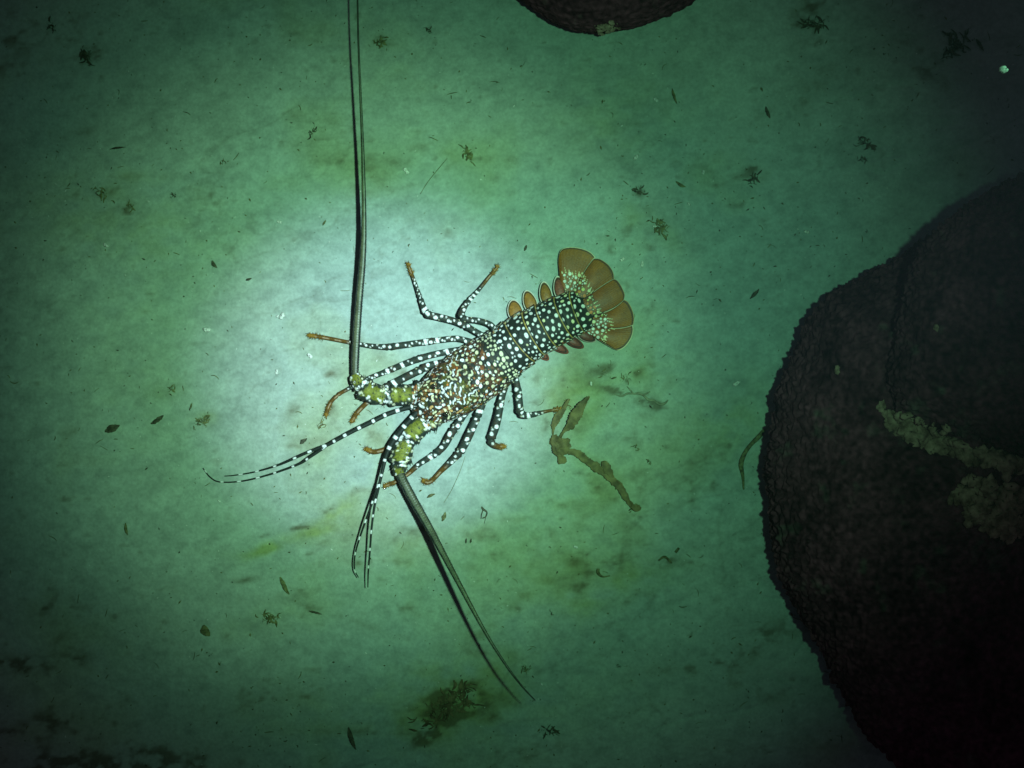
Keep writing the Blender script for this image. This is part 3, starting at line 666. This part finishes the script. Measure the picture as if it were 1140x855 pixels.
tl = link('rock_mass', rock_mesh('rock_mass', top_pts, 672, -70, 85, 700, 200, seed=8, scal=1.1), m_rock, tk)
# pale growth on the rocks: lumps dropped on the surface
def bvh_of(objs):
    V, F, n = [], [], 0
    for o in objs:
        me = o.data; v = np.zeros(len(me.vertices)*3, np.float32); me.vertices.foreach_get('co', v); v = v.reshape(-1, 3)
        V += v.tolist(); F += [[i+n for i in p.vertices] for p in me.polygons]; n += len(v)
    return BVHTree.FromPolygons(V, F)
bv = bvh_of([rl, ru]); bt = bvh_of([tl])
def on_pixel(b, px, py):
    o = Vector((0, 0, H)); t = Vector(((px-570)*.001, (427.5-py)*.001, 0)); h = b.ray_cast(o, (t-o).normalized())
    return h[0]
def lump(c0, r, sq=.6, NA=9, NB=6):
    th = np.linspace(0, 2*math.pi, NA, endpoint=False); ph = np.linspace(.15, math.pi-.15, NB); j = (RS.rand(NB, NA)*.5+.75)*(1+.35*np.cos(2*th+RS.rand()*6))
    x = r*np.sin(ph)[:, None]*np.cos(th)*j; y = r*np.sin(ph)[:, None]*np.sin(th)*j; z = r*sq*np.cos(ph)[:, None]*j
    return np.stack([x+c0[0], y+c0[1], z+c0[2]], -1).reshape(-1, 3), grid_faces(NB, NA, True), None, (1, 1, 1)
def crust(b, spots_, parent, label):
    parts = []
    for x, y, spread_, n, r in spots_:
        if n > 10: n = int(n*1.9)
        for _ in range(n):
            h = on_pixel(b, x+random.gauss(0, spread_), y+random.gauss(0, spread_*.6))
            if h is not None: parts.append(lump(h, r*.001*random.choice((.3, .45, .6, .9, 1.5, 2.2)), random.uniform(.15, .5)))
    v, f4, f3, cc = join(*parts); link('pale_crust' if label else 'pale_dot', raw_mesh('pale_crust', v, f4[:, ::-1], None), m_crust, parent, **({'label': label, 'kind': 'stuff'} if label else {}))
crust(bv, [(996,468,5,26,3.2),(1008,472,8,50,3.5),(1022,478,8,50,3.5),(1036,486,8,55,3.6),(1050,494,7,50,3.2),(1062,500,6,36,3.0),(1078,507,5,30,2.6),(1095,506,6,34,2.8),(1112,512,6,34,3),(1130,518,6,40,3)], rk,
      'pale green-grey crust running along the fold of the rock')
crust(bv, [(1072,552,7,30,2.8),(1090,540,9,30,2.6),(1092,572,8,44,3),(1110,584,8,46,3),(1130,590,8,50,3.4),(1120,556,12,40,3.2),(1140,560,12,40,3.2),(1100,560,10,30,2.4)], rk, 'broken pale crust low on the rock at the right edge')
for d_ in [(981,453,1.2,8,2.4),(932,412,1.4,6,1.6),(1040,366,.9,6,1.4)]: crust(bv, [d_], rk, None)
crust(bt, [(668,32,4,16,1.8),(676,30,5,18,1.8)], tk, 'dull green crust on the lower lip of the rock')

# ------------------------------------------------------------------ weed, litter and pebbles on the silt
m_weed = mat_noise('brown_weed', (.085, .070, .026), (.20, .165, .062), 130, .7, .6, .001)
m_dark = mat_noise('dark_litter', (.026, .026, .016), (.10, .10, .060), 300, .8)
m_oliv = mat_noise('olive_litter', (.050, .050, .018), (.19, .19, .080), 260, .8)
m_silty = mat_noise('silted_strand', (.12, .13, .085), (.25, .27, .18), 220, .9)
m_pale = mat_noise('pale_shell', (.50, .52, .46), (.80, .80, .74), 500, .6)
def sz(px, py): return float(seabed_z(np.array((px-570)*.001), np.array((427.5-py)*.001)))*1000
def ribbon_geo(path, thick=.7, wav=.6, NC=7, step=.9, fray=.3):
    """path rows (px,py,z above silt,half width)"""
    q, s = spline(path, step); t = np.gradient(q[:, :2], axis=0); t /= np.linalg.norm(t, axis=1)[:, None]+1e-9; n = np.stack([-t[:, 1], t[:, 0]], -1)
    ph = random.uniform(0, 50); u = np.linspace(-1, 1, NC)
    wl = q[:, 3]*(1+.5*fbm(s/6+ph, s*0, 4, 3)); wr = q[:, 3]*(1+.5*fbm(s/6+ph+20, s*0, 4, 3)); wl = wl*(1+.3*fbm(s/1.3+ph, s*0, 2, 5)); wr = wr*(1+.3*fbm(s/1.3-ph, s*0, 2, 5))
    lat = np.where(u[None] < 0, wl[:, None], wr[:, None])*u[None]
    X = q[:, 0:1]+n[:, 0:1]*lat; Y = q[:, 1:2]+n[:, 1:2]*lat
    Z = seabed_z((X-570)*.001, (427.5-Y)*.001)*1000+q[:, 2:3]+wav*np.sin(s/4+ph)[:, None]*u[None]+wav*.8*u[None]**2+thick+.2
    top = P(X, Y, Z); bot = P(X, Y, Z-thick); nT = top.shape[0]*NC; NV = top.shape[0]; F = grid_faces(NV, NC); F = np.concatenate([F, F[:, ::-1]+nT])
    idx = np.concatenate([np.arange(NC), np.arange(1, NV)*NC+NC-1, (NV-1)*NC+np.arange(NC-2, -1, -1), np.arange(NV-2, 0, -1)*NC]); j = np.roll(idx, -1)
    F = np.concatenate([F, np.stack([idx, idx+nT, j+nT, j], -1)])
    return np.concatenate([top.reshape(-1, 3), bot.reshape(-1, 3)]), F[:, ::-1], None, (1, 1, 1)
def bits(cx, cy, n, spread_, size, flat_=.5):
    out = []
    n = int(n*2.2); size = size*.62; sk = random.uniform(-1.2, 1.2)
    for _ in range(n):
        g1, g2 = random.gauss(0, spread_), random.gauss(0, spread_*.38)
        x = cx+g1*math.cos(sk)-g2*math.sin(sk); y = cy+g1*math.sin(sk)+g2*math.cos(sk); a = random.uniform(0, 6.3); L = size*random.choice((.25, .4, .6, 1.0, 1.5)); w_ = L*random.uniform(.05, .17)
        b = random.uniform(-.9, .9)
        out.append(ribbon_geo([(x, y, .1, w_*.4), (x+L*.5*math.cos(a), y+L*.5*math.sin(a), random.uniform(.1, .8), w_), (x+L*.5*math.cos(a)+L*.5*math.cos(a+b), y+L*.5*math.sin(a)+L*.5*math.sin(a+b), random.uniform(.1, 1.5), w_*.3)], .4, .4, 4, max(.7, L/8)))
    return out
def thing(name, parts, mat, label, cat, group=None):
    v, f4, f3, _ = join(*parts); me = raw_mesh(name, v, f4, f3)
    ctr = v.mean(0).astype(np.float32); ctr[2] = v[:, 2].min()
    co = np.zeros(len(me.vertices)*3, np.float32); me.vertices.foreach_get('co', co); co = (co.reshape(-1, 3)-ctr).ravel(); me.vertices.foreach_set('co', co)
    o = link(name, me, mat, label=label, category=cat); o.location = [float(t) for t in ctr]
    if group: o['group'] = group
    return o
# the big weed beside the tail: holdfast knot with a long stalk, an upright blade and a thin frond (parts)
weed = bpy.data.objects.new('brown_seaweed', None); COL.objects.link(weed)
weed['label'] = 'torn brown seaweed strand lying below the tail fan beside the lobster\'s bent rear leg'; weed['category'] = 'seaweed'
def wpart(name, parts, mat=m_weed):
    v, f4, f3, _ = join(*parts); link(name, raw_mesh(name, v, f4, f3), mat, weed)
wpart('stalk', [ribbon_geo([(628,500,2,3.0),(640,504,2.5,3.8),(652,512,2,4.2),(665,521,2,4.2),(678,531,2,3.8),(690,541,2,4.2),(697,553,1.5,3.4),(703,563,1,3.0),(711,568,.5,2.2)], 1.2, .9)])
wpart('side_flap', [ribbon_geo([(682,532,2,2),(678,524,3,4.5),(673,516,3,3.5),(672,513,2,1.5)], 1.0, .8)])
wpart('side_flap', [ribbon_geo([(703,563,2,2),(709,566,3,4),(713,564,2,2)], 1.0, .8)])
wpart('leaf', [ribbon_geo([(622,490,2,1.6),(628,480,4,2),(636,472,7,5),(643,461,9,5.6),(649,450,10,4.0),(656,441,11,1.0)], .9, 1.0)])
wpart('frond', [ribbon_geo([(616,492,1,1.0),(616,480,2,1.2),(619,468,3,3.8),(627,457,4,3.2),(630,450,5,2.0),(634,444,5,1.2)], .8, .8), *bits(631, 449, 10, 3.5, 6)])
wpart('knot', [ribbon_geo([(617,484,2,3),(619,492,3,7),(622,500,3,8),(625,508,2,4)], 1.5, 1.4), ribbon_geo([(628,488,3,5),(627,496,4,8),(622,505,3,4)], 1.3, 1.5), ribbon_geo([(634,489,2,2),(628,495,5,5),(620,498,3,3)], 1.2, 1), ribbon_geo([(622,506,1.5,2),(626,511,2,5),(630,515,1,2)], 1, 1)]+bits(624, 498, 24, 6, 8))

# algae clumps, leaf litter, thin strands: each one a thing
tuft = thing('algae_clump', bits(500, 782, 46, 13, 13)+bits(487, 800, 22, 11, 11)+bits(516, 768, 16, 6, 14)+bits(520, 785, 8, 6, 15), mat_noise('clump_brown', (.055, .044, .020), (.17, .14, .065), 150, .9), 'ragged dark olive algae clump beyond the lower antenna, the largest on the silt', 'algae')
LIT = [  # kind, x, y, length, half width, degrees, material, label
 ('leaf',175,467,17,2.6,32,m_dark,'narrow dark leaf scrap left of the antennule, the upper of two slanting ones'),
 ('leaf',125,477,18,4.0,24,m_dark,'wide blurred grey-green leaf scrap farthest left of the slanting pair'),
 ('leaf',131,165,18,1.2,8,m_dark,'thin dark sliver lying level in the upper left silt'),
 ('leaf',317,652,22,2.6,-62,m_oliv,'olive leaf scrap leaning steeply below the yellow-green silt patch'),
 ('leaf',351,682,15,1.3,-16,m_dark,'thin dark sliver right of the olive tuft in the lower silt'),
 ('leaf',392,822,26,2.4,-72,m_dark,'long dark blade fragment near the bottom edge left of the algae clump'),
 ('leaf',840,327,15,1.8,48,m_dark,'short dark scrap on the silt between tail fan and huge rock'),
 ('leaf',239,294,10,1.8,-55,m_dark,'small blue-black scrap left of the long upright antenna'),
 ('leaf',230,702,14,4.4,-60,m_oliv,'rounded dark olive leaf scrap in the lower left silt'),
 ('leaf',361,820,1,1,0,None,''),
 ('leaf',141,589,14,1.4,-80,m_oliv,'upright olive sliver at the left above the dim corner'),
 ('leaf',213,452,7,.9,75,m_oliv,'tiny upright olive sliver above the olive clump'),
 ('leaf',494,575,11,1.8,70,m_oliv,'small tan-olive sliver between lower antenna and black curled scrap'),
 ('leaf',519,602,6,1.0,85,m_dark,'left one of two tiny parallel dark slivers right of the lower antenna'),
 ('leaf',524,602,5,1.0,80,m_dark,'right one of two tiny parallel dark slivers right of the lower antenna'),
 ('leaf',480,552,10,1.4,25,m_oliv,'small olive sliver under the hooked tip of a rear leg'),
 ('leaf',585,276,7,1.6,70,m_dark,'small upright dark sliver left of the tail fan'),
 ('leaf',361,248,7,1.0,60,m_oliv,'tiny yellowish sliver just left of the upright antenna'),
 ('leaf',338,491,10,2.0,40,m_dark,'dark scrap between the antennule and a leg tip'),
 ('leaf',277,311,7,1.4,20,m_dark,'tiny dark flake left of the upright antenna at mid height'),
 ('leaf',540,35,1,1,0,None,''),
 ('leaf',855,125,14,1.8,-70,m_dark,'dark upright scrap on dim silt right of the top rock'),
 ('leaf',758,205,13,1.6,-30,m_oliv,'olive sliver on dim silt above the tail fan'),
 ('leaf',751,107,18,1.5,-72,m_oliv,'long olive sliver below the right end of the top rock'),
 ('clump',225,468,26,4.5,0,m_oliv,'olive-brown algae tuft right of the slanting leaf scraps'),
 ('clump',191,432,9,3.2,0,m_oliv,'small yellow-green algae speck above the slanting leaf scraps'),
 ('clump',300,688,26,5,0,m_oliv,'forked olive tuft with black centre in the lower left silt'),
 ('clump',365,463,0,0,0,None,''),
 ('clump',356,474,12,3.2,0,m_oliv,'little olive tuft under the curled leg tip at the left'),
 ('clump',423,46,16,4.5,0,m_oliv,'faint brown tuft right of the antenna near the top edge'),
 ('clump',477,33,10,2.6,0,m_dark,'small round black tuft near the top edge left of the top rock'),
 ('clump',193,218,6,2.0,0,m_dark,'single black fleck on empty silt in the upper left'),
 ('clump',97,62,22,6,0,m_dark,'brownish tuft in the dim upper left corner'),
 ('clump',58,29,12,3.6,0,m_dark,'small dark tuft near the very top left corner'),
 ('clump',112,214,16,5,0,m_oliv,'flat brown-green tuft at the left, level with the tail fan top'),
 ('clump',145,230,10,3.5,0,m_oliv,'smaller brown-green tuft right below a flat one at the left'),
 ('clump',348,146,10,3.0,0,m_dark,'grey-black tuft left of the upright antenna in the upper silt'),
 ('clump',712,212,14,4.0,0,m_dark,'reddish-brown crumb above the tail fan'),
 ('clump',838,199,16,4.6,0,m_dark,'dark tuft on dim silt midway between top rock and huge rock'),
 ('clump',965,160,24,5,0,m_dark,'dark curved tuft on bluish silt above the huge rock'),
 ('clump',960,178,12,2.6,0,m_dark,'small black tuft directly below the dark curved one'),
 ('clump',905,26,22,7,0,m_dark,'dim brown tuft near the top edge right of the top rock'),
 ('clump',735,254,22,5.5,0,m_oliv,'sparse olive twiggy tuft right above the tail fan'),
 ('clump',708,498,8,2.4,0,m_oliv,'small three-cornered dark scrap right of the seaweed strand'),
 ('clump',723,514,7,2.0,0,m_oliv,'small olive scrap below the three-cornered one'),
 ('clump',706,565,10,2.8,0,m_oliv,'olive crumb at the end of the seaweed strand'),
 ('clump',612,815,16,5,0,m_dark,'reddish dark crumb below the lower antenna tip'),
 ('clump',585,745,8,3.2,0,m_oliv,'blurred olive tuft beside the end of the lower antenna'),
 ('clump',1065,50,26,10,0,m_dark,'dark tuft in the black upper right corner'),
 ('clump',520,172,16,5,0,m_oliv,'branched olive twiggy tuft above the raised legs'),
 ('clump',614,682,4,1.2,0,m_dark,'single black crumb in the silt right of the lower antenna'),
 ('clump',690,742,5,1.6,0,m_dark,'black crumb low in the silt left of the huge rock'),
]
for kind, x, y, L, wd, dg, mt, lab in LIT:
    if mt is None: continue
    if kind == 'leaf':
        a = math.radians(dg); dx, dy = math.cos(a)*L/2, -math.sin(a)*L/2; b = random.uniform(-.12, .12)*L
        thing('leaf_fragment', [ribbon_geo([(x-dx, y-dy, .2, .25*wd), (x-dx*.3-b*dy/L, y-dy*.3+b*dx/L, .9, wd), (x+dx*.4-b*dy/L, y+dy*.4+b*dx/L, 1.2, wd*.85), (x+dx, y+dy, .4, .15*wd)], .5, .6, 6, .8)], mt, lab, 'leaf scrap', 'leaf scraps lying on the silt')
    else:
        thing('algae_tuft', bits(x, y, L, wd, wd*1.5+1.5), mt, lab, 'algae', 'algae tufts dotted over the silt')
# thin litter strands and threads
def debris(paths, mat, label, cat='debris', name='debris'):
    parts = []
    for p in paths:
        p2 = [(a, b, sz(a, b)+zz*.5+r*.3, r) for a, b, zz, r in p]; Vv, s, *_ = sweep(p2, .8, 8, .7, -30)
        parts.append((Vv.reshape(-1, 3), grid_faces(*Vv.shape[:2], True), None, (1, 1, 1)))
    return thing(name, parts, mat, label, cat)
debris([[(684,439,.1,.5),(692,441,.4,.9),(699,438,.6,1.2),(705,438.5,.6,.9),(711,438,.6,1.4),(716,440,.5,1.1),(722,445,.5,1.5),(728,446,.5,1.0),(734,450,.3,1.5),(740,449,.3,1.4),(744,445,.2,.5)],[(716,440,1,1),(724,436,2,.6)],[(705,438,1,.9),(698,430,2,.5)]], m_silty, 'knobbly dull wavy litter line half buried on the silt right of the seaweed')  # a thin wavy line of loose litter, shaped as a knobbly forked tube
thing('algae_tuft', bits(690, 421, 12, 9, 7)+bits(674, 413, 7, 5, 6), m_oliv, 'loose scatter of olive scraps just under the tail fan', 'algae', 'algae tufts dotted over the silt')
debris([[(851,478,1,1.6),(845,486,2,2.6),(836,495,2,2.2),(829,505,1.5,2.4),(825,517,1,2.8),(827,530,.8,1.8),(828,545,.3,.8)]], m_oliv, 'curved olive grass blade lying against the huge rock', 'seagrass', 'seagrass_blade')
debris([[(518,508,.3,.30),(512,525,.5,.35),(503,545,.5,.35),(494,560,.3,.3)]], m_silty, 'faint hair-thin thread below the hooked leg', 'thread', 'thread')
debris([[(498,176,.3,.35),(488,188,.6,.5),(476,203,.6,.45),(468,216,.3,.35)]], m_silty, 'faint hair-thin thread above the raised legs', 'thread', 'thread')
debris([[(536,564,.3,.8),(538,567,1.5,1.3),(542,570,2,.8),(541,575,1.5,.7),(537,577,1,.6)],[(538,567,1,.6),(536,573,1,.6),(535.5,578,.4,.4)],[(541,573,1,.4),(540,579,.5,.35),(539,583,.2,.25)]], m_dark, 'tiny black curled scrap on the bright silt right of the lower antenna', 'scrap', 'curled_scrap')
debris([[(666,633,.5,1.6),(666,638,1,1.8),(671,642,1,1.0),(679,641,.4,.6)]], m_oliv, 'small hooked olive scrap in the silt below the seaweed', 'scrap', 'curled_scrap')
debris([[(733,624,.5,.8),(740,620,1.5,1.4),(748,627,.6,.8)],[(752,615,.6,1.6),(756,610,.8,1.4)]], m_oliv, 'three-pronged olive scrap left of the huge rock', 'scrap', 'curled_scrap')
# pale pebbles and shell bits
PEB = [(314,352,3.4,'largest pale shell chip on bright silt left of the upright antenna'),(309,352,1.4,'tiny dark-edged pale chip touching the largest shell chip'),(230,367,3.2,'round pale pebble alone on the silt at the left'),(345,396,2.8,'pale shell chip just below the far left leg tip'),
       (308,414,2.2,'small pale chip at the left above the antennule'),(452,190,3.0,'round pale pebble right of the upright antenna'),(311,247,2.2,'faint pale chip left of the antenna in the upper silt'),(658,427,1.7,'tiny white ring-like shell under the tail fan'),
       (708,175,2.6,'pale round pebble above the tail fan'),(783,192,2.0,'faint pale pebble on dim silt right of the reddish crumb'),(767,227,1.6,'tiny pale pebble on dim silt right above the tail fan'),(693,289,2.4,'pale chip touching the dim silt beyond the tail fan tip'),
       (715,294,2.2,'pale pebble right of the tail fan tip'),(729,252,1.8,'tiny pale chip inside the sparse twiggy tuft'),(692,140,1.2,'tiny white grain above the reddish crumb'),
       (118,273,2.4,'faint pale pebble at the left level with the tail fan'),(641,609,2.0,'pale grain in the silt right of the lower antenna'),(603,762,1.4,'tiny white grain right of the lower antenna tip'),(244,558,1.4,'tiny white grain below the antennule tip'),
       (730,111,2.4,'pale chip right below the top rock'),(898,258,2.4,'faint pale pebble above the huge rock'),(820,427,3.2,'faint wide pale pebble left of the huge rock'),(572,118,1.3,'tiny white grain left below the top rock')]
for x, y, r, lab in PEB:
    h = P(x, y, sz(x, y)+r*.3)
    thing('pebble' if 'pebble' in lab else ('shell_bit' if ('shell' in lab or 'chip' in lab) else 'grain'), [(lambda g: (g[0], g[1][:, ::-1], None, g[3]))(lump(h, r*.001, .55, 12, 8))], m_pale, lab, 'pebble' if 'pebble' in lab else 'shell', 'pale bits on the silt')

pc = P(1114, 80, 620)
thing('drifting_particle', [(lambda g: (g[0], g[1][:, ::-1], None, g[3]))(lump((0, 0, 0), .0017, 1.6, 12, 8))], m_pale, 'bright greenish-white particle drifting in the dark water of the upper right corner', 'particle').location = [float(t) for t in pc]
# grit: uncountable specks
def grit(name, n, mat, rmin, rmax, dens_seed, thr, label):
    parts = []
    while len(parts) < n:
        x, y = random.uniform(-40, 1180), random.uniform(-40, 895)
        dd = float(fbm(np.array(x/120), np.array(y/120), 3, dens_seed))
        if dd < thr+random.gauss(0, .25): continue
        r = random.uniform(rmin, rmax)*random.uniform(.4, 1); a = random.uniform(0, 6.3); st = random.uniform(1, 2.4)
        v = np.array([[1, 0, 0], [0, .8, 0], [-1, 0, 0], [0, -.8, 0], [0, 0, .7], [0, 0, -.7]])*RS.uniform(.6, 1.3, (6, 1))
        v[:, 0] *= st; R = np.array([[math.cos(a), -math.sin(a), 0], [math.sin(a), math.cos(a), 0], [0, 0, 1]])
        v = v@R.T*r*.001+P(x, y, sz(x, y)+r*.2)
        parts.append((v, None, np.array([[0,1,4],[1,2,4],[2,3,4],[3,0,4],[1,0,5],[2,1,5],[3,2,5],[0,3,5]]), (1, 1, 1)))
    v, _, f3, _ = join(*parts); link(name, raw_mesh(name, v, None, f3, None, False), mat, kind='stuff', label=label, category='grit')
fib = []
while len(fib) < 420:                                              # fine dark fibres and scratches of litter in the silt
    x, y = random.uniform(-20, 1160), random.uniform(-20, 875)
    if float(fbm(np.array(x/90), np.array(y/90), 3, 44)) < random.gauss(.02, .2): continue
    a = random.gauss(-.45, .9); Lf = random.choice((2, 3, 4, 6, 9))*random.uniform(.7, 1.3); bnd = random.uniform(-.9, .9); r_ = random.uniform(.22, .6)
    p_ = [(x, y)]
    for q_ in range(3): a += bnd*random.uniform(.2, 1); p_.append((p_[-1][0]+Lf/3*math.cos(a), p_[-1][1]+Lf/3*math.sin(a)))
    Vf_, *_ = sweep([(u_, v_, sz(u_, v_)+.25, r_*(1.1-abs(i_-1.5)*.4)) for i_, (u_, v_) in enumerate(p_)], 1.0, 5, .6, -30)
    fib.append((Vf_.reshape(-1, 3), grid_faces(*Vf_.shape[:2], True), None, (1, 1, 1)))
v, f4, _, _ = join(*fib); link('fibre_litter', raw_mesh('fibre_litter', v, f4, None), m_oliv, kind='stuff', label='fine dark fibres of litter lying in the silt', category='litter')
grit('dark_grit', 700, m_dark, .5, 1.3, 3, -.05, 'fine dark grit strewn over the silt')
grit('olive_grit', 1100, m_oliv, .5, 1.5, 5, .0, 'fine olive crumbs strewn over the silt')
grit('shell_grit', 700, m_pale, .35, .95, 8, -.1, 'fine pale shell grains strewn over the silt')

# ------------------------------------------------------------------ the water itself: faint backscatter
hz = bpy.data.materials.new('sea_water_haze'); hz.use_nodes = True
for n_ in list(hz.node_tree.nodes):
    if n_.type == 'BSDF_PRINCIPLED': hz.node_tree.nodes.remove(n_)
pv_ = hz.node_tree.nodes.new('ShaderNodeVolumePrincipled'); pv_.inputs['Density'].default_value = HAZE
pv_.inputs['Color'].default_value = (.70, .85, 1.0, 1)
hz.node_tree.links.new(pv_.outputs['Volume'], hz.node_tree.nodes['Material Output'].inputs['Volume'])
bx = np.array([[x, y, z] for z in (-1.05, 1.3) for x, y in ((-4.6, -4.6), (4.6, -4.6), (4.6, 4.6), (-4.6, 4.6))])
link('haze', raw_mesh('haze', bx, [[3,2,1,0],[4,5,6,7],[0,1,5,4],[1,2,6,5],[2,3,7,6],[3,0,4,7]], None, None, False), hz, kind='stuff')
